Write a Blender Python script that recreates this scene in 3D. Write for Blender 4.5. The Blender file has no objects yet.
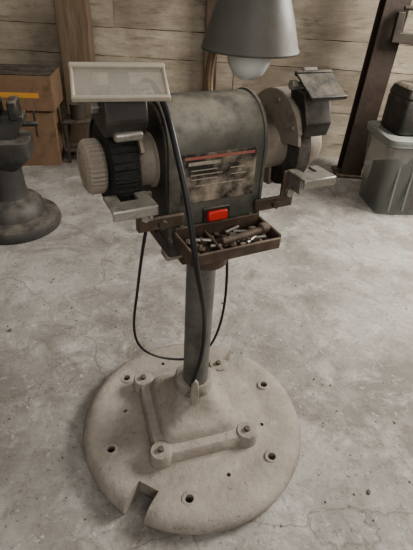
import bpy, bmesh, math, random
from mathutils import Vector, Matrix
random.seed(4)
R=math.radians
C=bpy.context.scene.collection

# ---------------------------------------------------------------- materials
def mat(name,c1,c2,dust=None,up=0.0,scale=8.,rough=.7,metal=0.,bump=.15,bscale=60.,bias=.5,spread=.2,trans=0.,alpha=1.,patch=0.,stain=None,stain_amt=.7,sscale=9.,speck=0.,stretch=None,big=None,bigamt=.5,bigscale=1.2):
    m=bpy.data.materials.new(name);m.use_nodes=True
    n=m.node_tree.nodes;l=m.node_tree.links;n.clear()
    o=n.new('ShaderNodeOutputMaterial');b=n.new('ShaderNodeBsdfPrincipled');l.new(b.outputs[0],o.inputs[0])
    tc=n.new('ShaderNodeTexCoord');vec=tc.outputs['Object']
    if stretch:
        mp=n.new('ShaderNodeMapping');mp.inputs['Scale'].default_value=stretch;l.new(vec,mp.inputs[0]);vec=mp.outputs[0]
    def noise(s,d=6,ro=.6,v=None):
        x=n.new('ShaderNodeTexNoise');x.inputs['Scale'].default_value=s;x.inputs['Detail'].default_value=d;x.inputs['Roughness'].default_value=ro
        l.new(v or vec,x.inputs['Vector']);return x
    def ramp(src,a,bb,t=1.):
        x=n.new('ShaderNodeMapRange');x.inputs['From Min'].default_value=a;x.inputs['From Max'].default_value=bb;x.inputs['To Max'].default_value=t;l.new(src,x.inputs['Value']);return x.outputs[0]
    def mix(fac,A,B):
        x=n.new('ShaderNodeMix');x.data_type='RGBA'
        for s,v in ((x.inputs[0],fac),(x.inputs[6],A),(x.inputs[7],B)):
            if hasattr(v,'is_output'): l.new(v,s)
            elif isinstance(v,tuple): s.default_value=(*v,1)
            else: s.default_value=v
        return x.outputs[2]
    f=ramp(noise(scale).outputs['Fac'],bias-spread,bias+spread)
    col=mix(f,c1,c2)
    if big:
        gp=n.new('ShaderNodeNewGeometry')
        col=mix(ramp(noise(bigscale,8,.65,gp.outputs['Position']).outputs['Fac'],.44,.66,bigamt),col,big)
    if stain:
        col=mix(ramp(noise(sscale,9,.72).outputs['Fac'],.52,.68,stain_amt),col,stain)
        if speck: col=mix(ramp(noise(sscale*9,4,.7).outputs['Fac'],.60,.70,speck),col,stain)
    if dust:
        g=n.new('ShaderNodeNewGeometry');sx=n.new('ShaderNodeSeparateXYZ');l.new(g.outputs['Normal'],sx.inputs[0])
        upf=ramp(sx.outputs['Z'],0.1,.95)
        n2=ramp(noise(scale*2.3,8,.7).outputs['Fac'],.35,.62)
        mu=n.new('ShaderNodeMath');mu.operation='MULTIPLY';l.new(upf,mu.inputs[0]);l.new(n2,mu.inputs[1])
        m2=n.new('ShaderNodeMath');m2.operation='MULTIPLY';m2.inputs[1].default_value=up;l.new(mu.outputs[0],m2.inputs[0])
        n3=ramp(noise(scale*1.1,8,.65).outputs['Fac'],.5,.72)
        m3=n.new('ShaderNodeMath');m3.operation='MULTIPLY_ADD';m3.inputs[1].default_value=patch;m3.use_clamp=True;l.new(n3,m3.inputs[0]);l.new(m2.outputs[0],m3.inputs[2])
        col=mix(m3.outputs[0],col,dust)
        rr=n.new('ShaderNodeMapRange');rr.inputs['To Min'].default_value=rough;rr.inputs['To Max'].default_value=.95;l.new(m3.outputs[0],rr.inputs['Value']);l.new(rr.outputs[0],b.inputs['Roughness'])
    else: b.inputs['Roughness'].default_value=rough
    l.new(col,b.inputs['Base Color'])
    b.inputs['Metallic'].default_value=metal
    b.inputs['Transmission Weight'].default_value=trans
    b.inputs['Alpha'].default_value=alpha
    if bump:
        bp=n.new('ShaderNodeBump');bp.inputs['Strength'].default_value=bump;bp.inputs['Distance'].default_value=.004
        l.new(noise(bscale,5,.6).outputs['Fac'],bp.inputs['Height']);l.new(bp.outputs[0],b.inputs['Normal'])
    return m

DUST=(.38,.33,.27)
GR=(.10,.08,.06)
M={}
M['cast']=mat('dusty_cast_iron',(.20,.172,.145),(.37,.33,.285),(.42,.375,.325),.4,7,.85,bump=.9,bscale=60,stain=(.11,.09,.07),stain_amt=.7,sscale=8,speck=.8,big=(.18,.158,.135),bigamt=.6,bigscale=5)
M['beige']=mat('dusty_beige_paint',(.19,.162,.128),(.31,.265,.215),DUST,.6,14,.65,bump=.25,stain=GR,stain_amt=.85,sscale=14,speck=.7)
M['sheet']=mat('grey_sheet_cover',(.085,.085,.074),(.16,.156,.136),(.34,.305,.245),.95,9,.33,metal=.3,bump=.06,patch=.5,stain=(.045,.04,.033),stain_amt=.7,sscale=12,speck=.35)
M['dark']=mat('dark_enamel',(.015,.015,.014),(.04,.037,.032),(.26,.22,.17),.8,14,.45,bump=.1,patch=.22)
M['black']=mat('black_rubber',(.010,.010,.010),(.02,.02,.02),None,rough=.45,bump=0)
M['label']=mat('nameplate_black',(.025,.022,.019),(.30,.25,.195),None,scale=20,rough=.5,bump=.02,bias=.54,spread=.10)
M['labelred']=mat('nameplate_red',(.33,.07,.055),(.25,.15,.12),None,scale=40,rough=.5,bump=0)
M['labelwhite']=mat('nameplate_print',(.42,.38,.31),(.16,.13,.1),None,scale=50,rough=.6,bump=0)
M['red']=mat('red_switch',(.58,.03,.025),(.40,.045,.035),None,rough=.4,bump=0)
M['steel']=mat('worn_steel',(.25,.235,.205),(.46,.44,.40),DUST,.35,20,.38,metal=.6,bump=.08,stain=(.09,.06,.038),stain_amt=.8,sscale=22,speck=.5)
M['rust']=mat('rusty_iron',(.042,.029,.021),(.105,.070,.049),(.27,.215,.16),.55,18,.65,bump=.4,patch=.2)
M['pipe']=mat('galvanised_pipe',(.085,.088,.082),(.165,.163,.15),(.28,.25,.205),.3,10,.42,metal=.3,bump=.05,patch=.45,stain=(.04,.035,.03),stain_amt=.6,speck=.3)
M['wire']=mat('wire_brush',(.006,.006,.005),(.025,.023,.02),None,scale=120,rough=.7,bump=.9,bscale=350)
M['stone']=mat('grinding_stone',(.05,.045,.04),(.11,.10,.085),None,scale=60,rough=.95,bump=.5,bscale=300)
M['plastic']=mat('dusty_clear_plastic',(.40,.36,.30),(.57,.53,.46),DUST,.4,6,.25,bump=.0,alpha=.42,patch=.2)
M['frame']=mat('shield_frame',(.30,.265,.21),(.46,.415,.345),DUST,.3,12,.35,bump=.03)
M['lamp']=mat('lamp_shade_enamel',(.075,.074,.065),(.112,.108,.095),(.20,.178,.14),.4,9,.5,metal=.1,bump=.03,patch=.3,stain=(.04,.034,.027),stain_amt=.5,speck=.3)
M['lampin']=mat('lamp_inner',(.5,.48,.42),(.6,.58,.52),None,rough=.4,bump=0)
M['bulb']=mat('frosted_bulb',(.52,.53,.51),(.60,.61,.59),None,rough=.15,bump=0)
M['bronze']=mat('gooseneck_bronze',(.14,.095,.06),(.24,.17,.11),None,scale=20,rough=.45,metal=.5,bump=.1)
M['post']=mat('old_brown_post',(.045,.029,.020),(.10,.066,.046),None,scale=6,rough=.85,bump=.4,stretch=(6,6,1))
M['colm']=mat('rusty_painted_column',(.040,.028,.022),(.085,.062,.048),None,scale=9,rough=.6,bump=.3,stain=(.02,.015,.012),speck=.4,metal=.2)
M['tanpost']=mat('tan_timber',(.12,.082,.053),(.20,.145,.098),None,scale=4,rough=.85,bump=.4,stretch=(7,7,.6),stain=(.055,.038,.026))
M['card']=mat('cardboard',(.15,.092,.055),(.22,.145,.092),None,scale=6,rough=.9,bump=.1,stain=(.07,.045,.028),stain_amt=.6)
M['carddark']=mat('printed_cardboard',(.02,.019,.018),(.06,.05,.04),(.3,.25,.2),.35,8,.7,bump=.1)
M['orange']=mat('orange_band',(.55,.30,.05),(.45,.22,.06),None,rough=.7,bump=0)
M['machine']=mat('grey_machine',(.028,.027,.026),(.07,.066,.06),(.21,.185,.15),.6,7,.45,bump=.25,stain=(.018,.015,.013),stain_amt=.6,speck=.4)
M['bin']=mat('translucent_bin',(.17,.182,.174),(.25,.255,.24),(.33,.31,.27),.3,4,.3,bump=.03,alpha=.6)
M['binrim']=mat('bin_rim',(.16,.172,.164),(.24,.245,.23),(.33,.31,.27),.4,4,.3,bump=.03)
M['clutter']=mat('dark_clutter',(.02,.017,.014),(.07,.055,.04),DUST,.3,8,.7,bump=.2)

def floor_mat():
    m=bpy.data.materials.new('concrete_floor');m.use_nodes=True
    n=m.node_tree.nodes;l=m.node_tree.links;b=n['Principled BSDF']
    tc=n.new('ShaderNodeTexCoord')
    def noise(s,d=8,ro=.6,dist=0):
        x=n.new('ShaderNodeTexNoise');x.inputs['Scale'].default_value=s;x.inputs['Detail'].default_value=d;x.inputs['Roughness'].default_value=ro;x.inputs['Distortion'].default_value=dist
        l.new(tc.outputs['Object'],x.inputs['Vector']);return x.outputs['Fac']
    def ramp(src,a,bb,t0=0,t1=1):
        x=n.new('ShaderNodeMapRange');x.inputs['From Min'].default_value=a;x.inputs['From Max'].default_value=bb
        x.inputs['To Min'].default_value=t0;x.inputs['To Max'].default_value=t1;l.new(src,x.inputs['Value']);return x.outputs[0]
    def mix(fac,A,B):
        x=n.new('ShaderNodeMix');x.data_type='RGBA'
        for s,v in ((x.inputs[0],fac),(x.inputs[6],A),(x.inputs[7],B)):
            if isinstance(v,tuple): s.default_value=(*v,1)
            else: l.new(v,s)
        return x.outputs[2]
    c=mix(ramp(noise(1.7,9,.68),.40,.60),(.21,.193,.17),(.40,.38,.348))
    c=mix(ramp(noise(6,9,.74,.4),.50,.66,0,.65),c,(.54,.52,.485))
    c=mix(ramp(noise(3.6,9,.74,1.),.52,.66,0,.7),c,(.17,.148,.122))
    c=mix(ramp(noise(14,8,.78,.6),.56,.68,0,.5),c,(.14,.12,.098))
    c=mix(ramp(noise(60,4,.78),.58,.67,0,.8),c,(.11,.096,.08))
    c=mix(ramp(noise(45,4,.78,.5),.60,.69,0,.6),c,(.62,.60,.56))
    v=n.new('ShaderNodeTexVoronoi');v.feature='DISTANCE_TO_EDGE';v.inputs['Scale'].default_value=.8
    mp=n.new('ShaderNodeVectorMath');mp.operation='ADD'
    nv=n.new('ShaderNodeTexNoise');nv.inputs['Scale'].default_value=3;nv.inputs['Detail'].default_value=8
    l.new(tc.outputs['Object'],nv.inputs['Vector']);sc=n.new('ShaderNodeVectorMath');sc.operation='SCALE';sc.inputs['Scale'].default_value=.45
    l.new(nv.outputs['Color'],sc.inputs[0]);l.new(tc.outputs['Object'],mp.inputs[0]);l.new(sc.outputs[0],mp.inputs[1]);l.new(mp.outputs[0],v.inputs['Vector'])
    c=mix(ramp(v.outputs['Distance'],.0,.004,.5,0),c,(.11,.095,.075))
    l.new(c,b.inputs['Base Color']);b.inputs['Roughness'].default_value=.72
    bp=n.new('ShaderNodeBump');bp.inputs['Strength'].default_value=.6;bp.inputs['Distance'].default_value=.014
    l.new(noise(22,9,.78),bp.inputs['Height']);l.new(bp.outputs[0],b.inputs['Normal'])
    return m
M['floor']=floor_mat()
M['wall']=mat('whitewashed_boards',(.27,.23,.175),(.45,.40,.325),None,scale=2.2,rough=.9,bump=1.,bscale=9,stretch=(1,1,5),stain=(.15,.115,.082),stain_amt=.8,sscale=3.5,speck=.8,big=(.17,.135,.10),bigamt=.75,bigscale=1.5)
M['wall2']=mat('stained_boards',(.22,.185,.14),(.40,.35,.28),None,scale=2.6,rough=.9,bump=1.,bscale=9,stretch=(1,1,5),stain=(.11,.083,.058),stain_amt=.8,sscale=3.5,speck=.8,big=(.14,.108,.078),bigamt=.75,bigscale=1.5)
M['gap']=mat('board_gap',(.08,.062,.045),(.14,.11,.08),None,rough=.95)

# ---------------------------------------------------------------- mesh helpers
def obj(name,bm,m,parent=None,loc=(0,0,0),rot=(0,0,0),smooth=True,bevel=0,seg=2):
    bmesh.ops.recalc_face_normals(bm,faces=bm.faces)
    me=bpy.data.meshes.new(name);bm.to_mesh(me);bm.free()
    if smooth:
        for p in me.polygons:p.use_smooth=True
        me.set_sharp_from_angle(angle=R(38))
    o=bpy.data.objects.new(name,me);C.objects.link(o);me.materials.append(M[m] if isinstance(m,str) else m)
    o.location=loc;o.rotation_euler=rot
    if parent:o.parent=parent
    if bevel:
        b=o.modifiers.new('bevel','BEVEL');b.width=bevel;b.segments=seg;b.limit_method='ANGLE';b.angle_limit=R(35)
    return o
def empty(name,loc=(0,0,0),rz=0,parent=None):
    e=bpy.data.objects.new(name,None);C.objects.link(e);e.location=loc;e.rotation_euler=(0,0,rz);e.empty_display_size=.1
    if parent:e.parent=parent
    return e
def box(name,s,loc,m,parent=None,rot=(0,0,0),bevel=.002):
    bm=bmesh.new();bmesh.ops.create_cube(bm,size=1);bmesh.ops.scale(bm,vec=s,verts=bm.verts)
    return obj(name,bm,m,parent,loc,rot,True,bevel)
def lathe_bm(prof,n=48,axis='Z'):
    bm=bmesh.new();rings=[]
    for r,z in prof:
        if r<1e-6: rings.append([bm.verts.new((0,0,z))])
        else: rings.append([bm.verts.new((r*math.cos(2*math.pi*i/n),r*math.sin(2*math.pi*i/n),z)) for i in range(n)])
    for a,b in zip(rings,rings[1:]):
        for i in range(n):
            j=(i+1)%n
            if len(a)==1 and len(b)==1: continue
            if len(a)==1: bm.faces.new((a[0],b[i],b[j]))
            elif len(b)==1: bm.faces.new((a[i],a[j],b[0]))
            else: bm.faces.new((a[i],a[j],b[j],b[i]))
    if axis=='X': bmesh.ops.rotate(bm,cent=(0,0,0),matrix=Matrix.Rotation(R(90),3,'Y'),verts=bm.verts)
    return bm
def lathe(name,prof,m,parent=None,loc=(0,0,0),rot=(0,0,0),n=48,axis='Z',bevel=0):
    return obj(name,lathe_bm(prof,n,axis),m,parent,loc,rot,True,bevel)
def cyl(name,r,a,b,m,parent=None,loc=(0,0,0),axis='X',bevel=.002,n=40,rot=(0,0,0)):
    e=min(bevel,(b-a)*.3,r*.3)
    return lathe(name,[(0,a),(r-e,a),(r,a+e),(r,b-e),(r-e,b),(0,b)],m,parent,loc,rot,n,axis)
def tube(name,pts,r,m,parent=None,cyclic=False):
    cu=bpy.data.curves.new(name,'CURVE');cu.dimensions='3D';cu.bevel_depth=r;cu.bevel_resolution=4;cu.resolution_u=10;cu.use_fill_caps=True
    s=cu.splines.new('NURBS');s.points.add(len(pts)-1)
    for p,q in zip(s.points,pts):p.co=(*q,1)
    s.order_u=4;s.use_endpoint_u=True;s.use_cyclic_u=cyclic
    tmp=bpy.data.objects.new(name+'_c',cu);C.objects.link(tmp)
    dg=bpy.context.evaluated_depsgraph_get();dg.update()
    me=bpy.data.meshes.new_from_object(tmp.evaluated_get(dg))
    bpy.data.objects.remove(tmp)
    for p in me.polygons:p.use_smooth=True
    me.materials.clear();me.materials.append(M[m])
    o=bpy.data.objects.new(name,me);C.objects.link(o)
    if parent:o.parent=parent
    return o
def prism(name,poly,a,b,m,parent=None,axis='X',loc=(0,0,0),rot=(0,0,0),bevel=.002,smooth=True):
    bm=bmesh.new()
    def P(u,v,w):
        return {'X':(w,u,v),'Z':(u,v,w),'Y':(u,w,v)}[axis]
    A=[bm.verts.new(P(u,v,a)) for u,v in poly];B=[bm.verts.new(P(u,v,b)) for u,v in poly]
    k=len(poly)
    bm.faces.new(A);bm.faces.new(B[::-1])
    for i in range(k): bm.faces.new((A[i],A[(i+1)%k],B[(i+1)%k],B[i]))
    return obj(name,bm,m,parent,loc,rot,smooth,bevel)
def loft(name,secs,m,parent=None,loc=(0,0,0),rot=(0,0,0),n=64,bevel=0):
    bm=bmesh.new();rings=[]
    for z,hx,hy,e in secs:
        ring=[]
        for i in range(n):
            t=2*math.pi*i/n;c,s=math.cos(t),math.sin(t)
            ring.append(bm.verts.new((hx*math.copysign(abs(c)**(2/e),c),hy*math.copysign(abs(s)**(2/e),s),z)))
        rings.append(ring)
    for a,b in zip(rings,rings[1:]):
        for i in range(n):
            j=(i+1)%n;bm.faces.new((a[i],a[j],b[j],b[i]))
    bm.faces.new(rings[0][::-1]);bm.faces.new(rings[-1])
    return obj(name,bm,m,parent,loc,rot,True,bevel)
def arc_poly(r0,r1,a0,a1,n=40,cy=0,cz=0):
    o=[(cy+r1*math.cos(R(a0+(a1-a0)*i/n)),cz+r1*math.sin(R(a0+(a1-a0)*i/n))) for i in range(n+1)]
    k=[(cy+r0*math.cos(R(a1-(a1-a0)*i/n)),cz+r0*math.sin(R(a1-(a1-a0)*i/n))) for i in range(n+1)]
    return o+k
def hexbolt(name,r,h,loc,m,parent,rot=(0,0,0)):
    bm=bmesh.new();bmesh.ops.create_cone(bm,cap_ends=True,segments=6,radius1=r,radius2=r*.95,depth=h)
    return obj(name,bm,m,parent,loc,rot,False,r*.12)
def bool_cut(o,cutters):
    for c in cutters:
        md=o.modifiers.new('b','BOOLEAN');md.object=c;md.operation='DIFFERENCE';md.solver='EXACT'
    dg=bpy.context.evaluated_depsgraph_get();dg.update()
    me=bpy.data.meshes.new_from_object(o.evaluated_get(dg))
    o.modifiers.clear();o.data=me
    for p in me.polygons:p.use_smooth=True
    me.set_sharp_from_angle(angle=R(38))
    for c in cutters: bpy.data.objects.remove(c)

# ---------------------------------------------------------------- room
bm=bmesh.new();bmesh.ops.create_grid(bm,x_segments=2,y_segments=2,size=1)
bmesh.ops.scale(bm,vec=(3,3.2,1),verts=bm.verts);obj('floor',bm,'floor',None,(0,.05,0))
wb=empty('wall_back',(0,3.25,0))
box('backing',(6,.06,2.6),(0,.06,1.3),'gap',wb)
z=.0;i=0
for hgt in [.17,.155,.28,.17,.26,.27,.3,.3,.3,.3]:
    x=-3
    while x<3:
        w=random.choice([2.3,3.1,2.7]);w=min(w,3-x)
        bm=bmesh.new();k=40;A=[]
        for q in range(k+1):
            xx=-w/2+w*q/k
            A.append([bm.verts.new((xx,yy,zz+random.uniform(-2,1)*.0012)) for yy,zz in ((-.015+random.uniform(-.001,.001),-hgt/2+.002),(-.015+random.uniform(-.002,.002),0),(-.015+random.uniform(-.001,.001),hgt/2-.001),(.015,hgt/2-.001),(.015,-hgt/2+.002))])
        for a,b2 in zip(A,A[1:]):
            for r in range(5): bm.faces.new((a[r],a[(r+1)%5],b2[(r+1)%5],b2[r]))
        bm.faces.new(A[0]);bm.faces.new(A[-1][::-1])
        obj('board_%d'%i,bm,random.choice(['wall','wall','wall2']),wb,(x+w/2,.015+random.uniform(-.004,.004),z+hgt/2));i+=1;x+=w+.002
    z+=hgt
for nm,x in (('wall_left',-2.4),('wall_right',2.4)):
    box(nm,(.1,6.3,2.5),(x,.1,1.25),'wall2',None)
bm=bmesh.new()
for q in range(420):
    x=random.uniform(-1.3,1.3);y=random.uniform(.35,3.15)
    if math.hypot(x+.013,y-.82)<.33: continue
    s=random.uniform(.001,.0035)*(1 if random.random()<.95 else 2)
    bmesh.ops.create_icosphere(bm,subdivisions=1,radius=s,matrix=Matrix.Translation((x,y,s*.4))@Matrix.Rotation(random.random()*6,4,'Z')@Matrix.Diagonal((random.uniform(.7,1.8),1,.5,1)))
obj('floor_debris',bm,'clutter',None,smooth=False)

def post(name,w,d,x,y,m,h=2.5,tilt=0):
    bm=bmesh.new();bmesh.ops.create_cube(bm,size=1);bmesh.ops.scale(bm,vec=(w,d,h),verts=bm.verts)
    bmesh.ops.translate(bm,vec=(0,0,h/2),verts=bm.verts)
    bmesh.ops.subdivide_edges(bm,edges=[e for e in bm.edges if abs(e.verts[0].co.z-e.verts[1].co.z)>1],cuts=24)
    for v in bm.verts: v.co.x+=random.uniform(-.0025,.0025);v.co.y+=random.uniform(-.002,.002)
    return obj(name,bm,m,None,(x,y,0),(0,tilt,0),True,.005)
post('wall_stud',.085,.06,-.06,3.2,'post')
post('timber_post',.20,.10,-.93,3.16,'tanpost')
rp=empty('support_column',(.94,2.95,0));rp.rotation_euler=(0,R(1.5),0)
box('web',(.05,.10,2.5),(0,0,1.25),'colm',rp)
box('flange_front',(.14,.014,2.5),(0,-.055,1.25),'colm',rp)
box('flange_rear',(.14,.014,2.5),(0,.055,1.25),'colm',rp)
box('foot_plate',(.2,.18,.012),(0,0,.008),'rust',rp)

# ---------------------------------------------------------------- pedestal grinder
G0=empty('pedestal_bench_grinder',(0,.82,0))
st=empty('stand',(-.013,0,0),0,G0)
disc=lathe('wheel_weight_base',[(0,.006),(.285,.006),(.300,.0),(.308,.003),(.315,.014),(.317,.026),(.313,.038),(.305,.048),(.292,.055),(.27,.058),(.24,.054),(.215,.051),(.2,.053),(.192,.057),(0,.058)],'cast',st,n=128)
cut=[];CX,CY=-.013,.82
for a in (63,246):
    r=.296
    bm=bmesh.new();bmesh.ops.create_cube(bm,size=1);bmesh.ops.scale(bm,vec=(.105,.058,.2),verts=bm.verts)
    c=obj('cut',bm,'cast',None,(CX+r*math.cos(R(a)),CY+r*math.sin(R(a)),.05),(0,0,R(a)));cut.append(c)
for k in range(6):
    a=R(31+60*k)
    c=cyl('cut',.0105,-.05,.12,'cast',None,(CX+.25*math.cos(a),CY+.25*math.sin(a),0),'Z',0,20);cut.append(c)
for a,r in ((120,.225),(180,.2),(300,.205),(355,.2)):
    a=R(a);c=cyl('cut',.0055,.03,.12,'cast',None,(CX+r*math.cos(a),CY+r*math.sin(a),0),'Z',0,16);cut.append(c)
bpy.context.view_layer.update()
bool_cut(disc,cut)
for k in range(6):
    a=R(31+60*k)
    lathe('hole_boss_%d'%k,[(.0105,.05),(.0105,.0580),(.012,.0590),(.018,.0580),(.022,.052)],'cast',st,(.25*math.cos(a),.25*math.sin(a),0),n=28)
ft=empty('foot_group',(-.005,.01,0),R(19),st)
loft('foot_casting',[(.05,.140,.147,8),(.082,.137,.144,8),(.090,.131,.138,8),(.092,.116,.122,7),(.093,.110,.116,7),(.112,.103,.109,7),(.121,.096,.101,6.5),(.125,.084,.089,6),(.145,.068,.071,5),(.168,.056,.058,3.5),(.178,.050,.051,2.4),(.181,.052,.052,2),(.212,.051,.051,2),(.218,.047,.047,2),(.218,.037,.037,2)],'cast',ft,n=96)
k=0
for sx in (-1,1):
    for sy in (-1,1):
        lathe('corner_lug_%d'%k,[(0,.056),(.031,.056),(.030,.090),(.026,.096),(0,.097)],'cast',ft,(sx*.120,sy*.126,0),n=32)
        hexbolt('bolt_%d'%k,.0085,.010,(sx*.120,sy*.126,.101),'rust',ft);k+=1
for q in range(4):
    prism('gusset_%d'%q,[(.04,.11),(.118,.11),(.07,.148),(.045,.175)],-.007,.007,'cast',ft,axis='Y',rot=(0,0,R(45+90*q)),bevel=.003)
cyl('pipe',.0335,.15,.66,'pipe',st,axis='Z',n=48)
hexbolt('set_screw',.008,.02,(-.012,-.054,.197),'steel',st,(R(90),0,R(-15)))
tf=empty('flange_group',(.012,-.01,0),R(28),st)
lathe('top_collar',[(.034,.60),(.044,.605),(.046,.65),(.06,.66),(0,.665)],'rust',tf)
box('top_plate',(.19,.16,.014),(0,0,.668),'rust',tf,bevel=.004)
pc=empty('plug_clip',(0,0,0),0,st)
prism('clip',[(-.006,.17),(.006,.17),(.013,.2),(.010,.255),(.0,.27),(-.009,.255),(-.011,.2)],-.062,-.050,'steel',pc,axis='Y',bevel=.003)

# ---------------------------------------------------------------- grinder head
g=empty('grinder_head',(-.008,-.01,.009),R(28),G0)
SH=.835
def arch(hw,zb,zs,n=28):
    return [(-hw,zb)]+[(-hw*math.cos(math.pi*i/n),zs+hw*math.sin(math.pi*i/n)) for i in range(n+1)]+[(hw,zb)]
XL,XR=-.112,.070
prism('motor_cover',arch(.079,.712,.864),XL,XR,'sheet',g,bevel=.004)
for s in (-1,1):
    a,b=(XL-.006,XL+.001) if s<0 else (XR-.001,XR+.009)
    prism('end_bell_%s'%('a' if s<0 else 'b'),arch(.073,.712,.862),a,b,'dark',g,bevel=.004)
    xx=XL if s<0 else XR
    prism('cover_lip_%s'%('a' if s<0 else 'b'),arch(.0815,.712,.864)+arch(.0765,.712,.864)[::-1],xx-.003,xx+.003,'sheet',g,bevel=.001)
box('machine_base',(.20,.17,.042),(-.018,0,.695),'dark',g,bevel=.008)
pl=empty('nameplate',(-.020,.001,.010),0,g)
box('plate',(.145,.0015,.088),(.0,-.0808,.813),'label',pl,bevel=.0005)
box('red_band',(.135,.001,.005),(.0,-.0819,.850),'labelred',pl,bevel=0)
box('logo_print',(.06,.001,.006),(-.03,-.0819,.840),'labelwhite',pl,bevel=0)
for i,(x,zz,w) in enumerate(((-.03,.828,.05),(-.025,.820,.06),(.035,.826,.03),(-.03,.812,.05),(.038,.814,.03),(.0,.800,.1))):
    box('text_line_%d'%i,(w,.001,.0018),(x,-.0819,zz),'labelwhite',pl,bevel=0)
box('switch_bezel',(.055,.006,.03),(-.022,-.081,.750),'dark',g,bevel=.002)
box('switch_rocker',(.040,.012,.019),(-.022,-.086,.750),'red',g,rot=(R(-10),0,0),bevel=.003)
for x in (-.09,.055):
    hexbolt('cover_screw_%d'%(x*100),.004,.003,(x,-.0805,.735),'steel',g,(R(90),0,0))
for s in (-1,1):
    t='left' if s<0 else 'right'
    k=.114 if s<0 else .076
    pr=[(0,k),(.048,k),(.048,k+.006),(.043,k+.010),(.042,.146),(.039,.15),(0,.15)]
    lathe('shaft_housing_'+t,[(r,s*z) for r,z in pr],'beige',g,(0,0,SH),axis='X')
    cyl('shaft_'+t,.009,min(s*.13,s*.225),max(s*.13,s*.225),'steel',g,(0,0,SH))
    cyl('flange_in_'+t,.028,min(s*.145,s*.155),max(s*.145,s*.155),'steel',g,(0,0,SH))
def gear_wheel(name,r,n,a,b,m,amp,loc):
    bm=bmesh.new();A=[];B=[];Mid=[]
    for i in range(n):
        t=2*math.pi*i/n
        rr=r+random.uniform(-amp,amp)
        for L,x in ((A,a),(Mid,(a+b)/2),(B,b)):
            q=rr-(0 if L is Mid else .002)
            L.append(bm.verts.new((x,q*math.cos(t),q*math.sin(t))))
    for L1,L2 in ((A,Mid),(Mid,B)):
        for i in range(n):
            j=(i+1)%n;bm.faces.new((L1[i],L1[j],L2[j],L2[i]))
    bm.faces.new(A);bm.faces.new(B)
    return obj(name,bm,m,g,loc,smooth=False)
gear_wheel('wire_wheel',.076,160,-.203,-.160,'wire',.002,(0,0,SH))
lathe('wire_wheel_hub',[(0,-.206),(.036,-.206),(.04,-.203),(.04,-.158),(0,-.155)],'dark',g,(0,0,SH),axis='X')
bm=lathe_bm([(0,.240),(.020,.240),(.024,.237),(.028,.240),(.034,.239),(.043,.234),(.046,.229),(.046,.211),(.043,.206),(0,.206)],72,'X')
for v in bm.verts:
    v.co.x*=-1
    rr=math.hypot(v.co.y,v.co.z)
    if rr>.042:
        k=round(math.atan2(v.co.z,v.co.y)/(2*math.pi/72))
        if k%2: v.co.y*=.955;v.co.z*=.955
obj('vented_end_cap',bm,'beige',g,(0,0,SH),smooth=False)
prism('left_guard_plate',arc_poly(.001,.08,-70,150),-.157,-.151,'beige',g,loc=(0,0,SH),bevel=.001)
prism('left_guard_rim',arc_poly(.077,.081,-60,125),-.206,-.153,'dark',g,loc=(0,0,SH),bevel=.001)
prism('left_shield_bracket',[(-.075,.905),(-.09,.93),(-.085,.965),(-.02,.968),(.0,.925),(-.02,.912)],-.216,-.150,'dark',g,bevel=.004)
box('left_bracket_foot',(.045,.018,.014),(-.18,-.078,.908),'steel',g,rot=(R(15),0,0),bevel=.004)
cyl('left_shield_rod',.005,-.225,-.135,'steel',g,(0,-.055,.970))
hexbolt('left_wing_nut',.010,.012,(-.221,-.05,.945),'steel',g,(0,R(90),0))
es=empty('left_eye_shield',(-.186,-.072,.981),0,g);es.rotation_euler=(R(30),0,R(-12))
lw,ld=.130,.060
box('lens',(lw,ld,.004),(0,0,.0),'plastic',es,bevel=.001)
box('lens_frame_front',(lw+.006,.006,.009),(0,-ld/2,0),'frame',es,bevel=.002)
box('lens_frame_rear',(lw+.006,.009,.012),(0,ld/2,0),'frame',es,bevel=.002)
box('lens_frame_l',(.005,ld,.009),(-lw/2,0,0),'frame',es,bevel=.002)
box('lens_frame_r',(.005,ld,.009),(lw/2,0,0),'frame',es,bevel=.002)
box('lens_clamp',(.03,.05,.010),(0,.005,-.009),'steel',es,bevel=.002)
CZ=.014
prism('right_guard_inner_plate',arc_poly(.001,.092,-100,172,56),.132,.138,'beige',g,loc=(0,0,SH+CZ),bevel=.001)
prism('right_guard_rim',arc_poly(.088,.093,-95,160,56),.134,.192,'beige',g,loc=(0,0,SH+CZ),bevel=.001)
prism('right_guard_outer_plate',arc_poly(.001,.092,-100,160,56),.190,.195,'beige',g,loc=(0,0,SH+CZ),bevel=.001)
cyl('grinding_wheel',.078,.148,.176,'stone',g,(0,0,SH),n=64,bevel=.001)
lathe('right_end_cap',[(0,.236),(.03,.236),(.042,.23),(.047,.221),(.049,.2),(.05,.19),(0,.19)],'beige',g,(0,0,SH),axis='X')
for a in (20,100,150,-60):
    hexbolt('guard_screw_%d'%a,.005,.004,(.131,.077*math.cos(R(a)),SH+CZ+.077*math.sin(R(a))),'steel',g,(0,R(90),0))
prism('right_shield_bracket',[(-.088,.875),(-.095,.90),(-.075,.95),(-.03,.955),(-.035,.935),(-.07,.92)],.140,.196,'dark',g,bevel=.003)
es=empty('right_eye_shield',(.168,-.080,.963),0,g);es.rotation_euler=(R(30),0,0)
box('lens',(.075,.06,.004),(0,0,0),'dark',es,bevel=.001)
box('lens_frame_front',(.078,.007,.008),(0,-.03,0),'dark',es,bevel=.002)
box('lens_frame_rear',(.078,.007,.008),(0,.03,0),'dark',es,bevel=.002)
box('lens_clamp',(.03,.03,.012),(0,.03,-.006),'steel',es,bevel=.002)
cyl('right_shield_rod',.005,.13,.21,'steel',g,(0,-.055,.960))
hexbolt('right_wing_nut',.009,.012,(.128,-.055,.960),'steel',g,(0,R(90),0))
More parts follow.
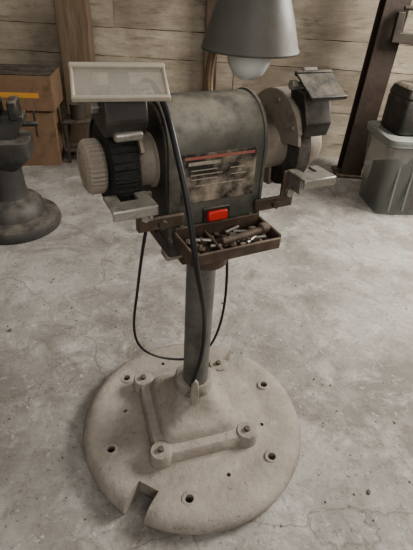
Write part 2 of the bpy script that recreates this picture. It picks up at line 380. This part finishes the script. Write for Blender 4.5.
def rest(t,x,s):
    e=empty(t+'_tool_rest',(x,0,0),0,g)
    w=.036
    prism('plate',[(-w,-.140),(w,-.140),(w,-.082),(.014,-.082),(.014,-.108),(-.014,-.108),(-.014,-.082),(-w,-.082)],.812,.817,'steel',e,axis='Z',bevel=.0015)
    box('front_lip',(2*w,.005,.016),(0,-.138,.808),'steel',e,bevel=.002)
    box('arm_down',(.028,.007,.07),(-s*.03,-.085,.781),'rust',e,bevel=.002)
    box('arm_in',(.085,.008,.024),(-s*.06,-.088,.756),'rust',e,bevel=.003)
    hexbolt('bolt_a',.010,.01,(-s*.03,-.094,.775),'steel',e,(R(90),0,0))
    hexbolt('bolt_b',.009,.01,(-s*.06,-.096,.756),'rust',e,(R(90),0,0))
    box('gusset',(.006,.04,.03),(-s*.03,-.105,.798),'steel',e,bevel=.002)
rest('left',-.192,-1);rest('right',.158,1)
tr=empty('tool_tray',(-.018,-.124,.714),0,g)
tw,td=.176,.076
box('tray_bottom',(tw,td,.006),(0,0,-.008),'rust',tr)
box('tray_front',(tw,.006,.022),(0,-td/2,.000),'rust',tr)
box('tray_back',(tw,.006,.034),(0,td/2,.007),'rust',tr)
box('tray_end_a',(.006,td,.028),(-tw/2,0,.003),'rust',tr)
box('tray_end_b',(.006,td,.028),(tw/2,0,.003),'rust',tr)
box('tray_divider',(.005,td,.020),(-.03,0,.001),'rust',tr)
for i in range(34):
    x=random.uniform(-.075,.075);y=random.uniform(-.028,.028)
    if i%4==0: cyl('drill_bit_%d'%i,.0035,-.018,.018,'steel',tr,(x*.75,y,.0+.004*random.random()+.003),rot=(0,0,random.uniform(-.6,.6)),bevel=.0005,n=12)
    else: hexbolt('nut_%d'%i,random.uniform(.005,.009),.007,(x,y,.001+.006*random.random()),random.choice(['rust','clutter','beige']),tr,(random.uniform(-.4,.4),random.uniform(-.4,.4),random.random()))
cyl('wheel_dresser',.007,-.05,.05,'rust',tr,(.028,-.010,.012),rot=(0,0,R(8)))
cyl('dresser_head',.011,.048,.066,'rust',tr,(.018,-.010,.014),rot=(0,0,R(8)),n=10)
box('stand_bracket',(.04,.03,.035),(-.098,-.06,.68),'beige',g,bevel=.004)
def W(pts):
    m=Matrix.Translation((-.006,.81,.006))@Matrix.Rotation(R(28),4,'Z');mi=m.inverted()
    return [tuple(mi@Vector(p)) for p in pts]
tube('power_cord',W([(-.145,.90,.80),(-.145,.88,.90),(-.135,.82,.962),(-.105,.76,.972),(-.074,.69,.950),(-.056,.652,.90),(-.034,.625,.83),(-.022,.606,.76),(-.012,.598,.70),(.001,.65,.60),(.004,.72,.50),(.006,.755,.40),(-.002,.765,.31),(-.02,.765,.24)]),.005,'black',g)
tube('switch_cable',W([(-.10,.74,.70),(-.108,.71,.76),(-.115,.70,.72),(-.135,.75,.62),(-.155,.80,.5),(-.18,.84,.36),(-.17,.86,.26),(-.10,.88,.21),(-.02,.885,.21),(.03,.88,.27),(.052,.86,.40),(.052,.85,.52),(.045,.83,.62),(.03,.82,.66)]),.0032,'black',g)

# ---------------------------------------------------------------- lamp
lp=empty('gooseneck_lamp',(.053,.88,1.011))
sh=[(.087,0),(.088,.003),(.084,.012),(.074,.045),(.060,.085),(.045,.125),(.032,.150),(.026,.175),(.024,.21),(.0,.215)]
obj('shade_outer',lathe_bm([(.084,.001)]+sh[:-1]+[(0,.215)],64),'lamp',lp)
lathe('shade_inner',[(.0845,.002),(.081,.012),(.071,.045),(.057,.084),(.042,.12),(0,.135)],'lampin',lp,n=64)
lathe('bulb',[(0,-.050),(.015,-.048),(.029,-.038),(.038,-.022),(.041,-.006),(.038,.014),(.03,.03),(.02,.05),(.017,.09),(0,.1)],'bulb',lp,n=40)
tube('gooseneck',[(-.062,.045,-.125),(-.07,.06,-.10),(-.075,.065,-.06),(-.065,.07,.0),(-.05,.09,.10),(-.03,.08,.22),(0,.03,.26),(0,0,.21)],.0085,'bronze',lp)

# ---------------------------------------------------------------- background objects
def carton(name,w,d,h,loc,rz,m,mtop=None,band=None):
    e=empty(name,loc,rz)
    t=.006
    box('side_front',(w,t,h),(0,-d/2,h/2),m,e);box('side_back',(w,t,h),(0,d/2,h/2),m,e)
    box('side_l',(t,d,h),(-w/2,0,h/2),m,e);box('side_r',(t,d,h),(w/2,0,h/2),m,e)
    box('bottom',(w,d,t),(0,0,t/2),m,e)
    box('flap_a',(w,d/2-.002,t),(0,-d/4,h),mtop or m,e,rot=(R(-3),0,0));box('flap_b',(w,d/2-.002,t),(0,d/4,h+.002),mtop or m,e,rot=(R(2),0,0))
    if band: box('printed_band',(w*.7,.002,.03),(-.02,-d/2-.004,h*.45),band,e,bevel=0)
    return e
carton('cardboard_box',.40,.32,.34,(-1.24,2.90,0),R(12),'card')
carton('tool_carton',.42,.30,.20,(-1.22,2.88,.354),R(8),'card','carddark','orange')
fr=empty('angle_iron_frame',(-.90,2.93,0),R(10))
for k,(x,y) in enumerate(((-.08,-.08),(.08,-.08),(.08,.08),(-.08,.08))): box('leg_%d'%k,(.018,.018,.26),(x,y,.13),'clutter',fr)
box('top_shelf',(.19,.19,.012),(0,0,.266),'clutter',fr);box('low_shelf',(.18,.18,.01),(0,0,.08),'clutter',fr)
lathe('paint_tin',[(0,.273),(.05,.273),(.05,.36),(.053,.362),(.053,.368),(.046,.368),(0,.365)],'clutter',fr)
ms=empty('vise_stand',(-1.0,1.98,0),R(15))
lathe('round_base',[(0,0),(.225,0),(.23,.02),(.22,.05),(.16,.07),(.15,.12),(.13,.14),(.095,.16),(.085,.20),(.08,.36),(.09,.38),(0,.385)],'machine',ms,n=64)
loft('table_casting',[(.30,.08,.07,4),(.34,.12,.10,5),(.37,.15,.11,6),(.44,.15,.11,6),(.445,.14,.105,6)],'machine',ms)
prism('vise_body',[(-.16,.44),(.09,.44),(.12,.50),(.14,.52),(.14,.55),(.03,.55),(.0,.53),(-.12,.53),(-.17,.50)],-.05,.05,'machine',ms,axis='Y',bevel=.008)
box('vise_jaw',(.05,.13,.09),(.02,0,.565),'dark',ms,bevel=.006)
box('vise_jaw_moving',(.04,.13,.08),(.10,0,.57),'dark',ms,bevel=.006)
cyl('vise_screw',.012,.10,.19,'dark',ms,(0,0,.50))
cyl('vise_handle',.005,-.06,.06,'dark',ms,(.18,0,.50),axis='Z')
sb=empty('storage_bin',(1.15,2.50,0),R(6))
loft('tub',[(0,.21,.15,8),(.01,.215,.155,8),(.40,.245,.18,9)],'bin',sb,n=80)
loft('rim',[(.395,.246,.181,9),(.405,.257,.192,9),(.425,.257,.192,9)],'binrim',sb,n=80)
loft('lid',[(.425,.26,.195,9),(.44,.26,.195,9),(.445,.24,.175,9),(.438,.23,.165,9)],'binrim',sb,n=80)
box('contents_a',(.16,.2,.22),(-.10,0,.13),'clutter',sb,rot=(0,0,.2));box('contents_b',(.18,.2,.15),(.1,.0,.09),'card',sb,rot=(0,0,-.1))
cyl('contents_roll',.06,-.1,.1,'rust',sb,(.08,-.02,.24),rot=(0,0,.4))
for i in range(5): box('rib_%d'%i,(.012,.012,.34),(-.16+i*.08,-.172,.21),'bin',sb,rot=(R(-4),0,0))
tb=empty('tool_case',(1.15,2.53,.446),R(10))
loft('case_body',[(0,.20,.12,8),(.16,.20,.12,8),(.17,.195,.115,8),(.18,.20,.12,8),(.22,.19,.11,7),(.235,.17,.095,6)],'dark',tb)
tube('case_handle',[(-.07,0,.22),(-.07,0,.27),(0,0,.28),(.07,0,.27),(.07,0,.22)],.009,'black',tb)
box('latch_a',(.03,.01,.04),(-.1,-.123,.17),'steel',tb);box('latch_b',(.03,.01,.04),(.1,-.123,.17),'steel',tb)
hc=empty('hanging_clamp',(1.05,2.84,.88))
prism('frame',[(-.09,-.05),(.16,-.06),(.16,.16),(.11,.16),(.11,-.0),(-.05,.0),(-.05,.10),(-.09,.10)],-.02,.02,'clutter',hc,axis='Y',bevel=.004)
cyl('screw',.012,-.06,.22,'clutter',hc,(.0,0,.12),'X')

# ---------------------------------------------------------------- light
w=bpy.data.worlds.new('World');bpy.context.scene.world=w;w.use_nodes=True
bg=w.node_tree.nodes['Background'];bg.inputs[0].default_value=(1,.975,.96,1);bg.inputs[1].default_value=.50
def area(name,loc,target,sx,sy,e,col):
    L=bpy.data.lights.new(name,'AREA');L.shape='RECTANGLE';L.size=sx;L.size_y=sy;L.energy=e;L.color=col
    o=bpy.data.objects.new(name,L);C.objects.link(o);o.location=loc
    o.rotation_euler=(Vector(target)-Vector(loc)).to_track_quat('-Z','Y').to_euler();return o
area('doorway_daylight',(2.2,1.8,1.7),(.3,1.5,.1),1.3,1.1,135,(1,.965,.90))
area('open_door_daylight',(.8,-2.4,2.0),(0,1.2,.3),2.0,1.4,38,(1,.97,.92))
try: bpy.context.scene.view_settings.look='AgX - Medium High Contrast'
except Exception as e: print(e)

# ---------------------------------------------------------------- camera
cd=bpy.data.cameras.new('camera');cam=bpy.data.objects.new('camera',cd);C.objects.link(cam)
cd.sensor_fit='VERTICAL';cd.sensor_height=24;cd.lens=24*440/550
cam.matrix_world=Matrix.Translation((0,0,1.13))@Matrix.Rotation(R(90-35),4,'X')@Matrix.Rotation(R(3.5),4,'Z')
cd.clip_start=.02
bpy.context.scene.camera=cam
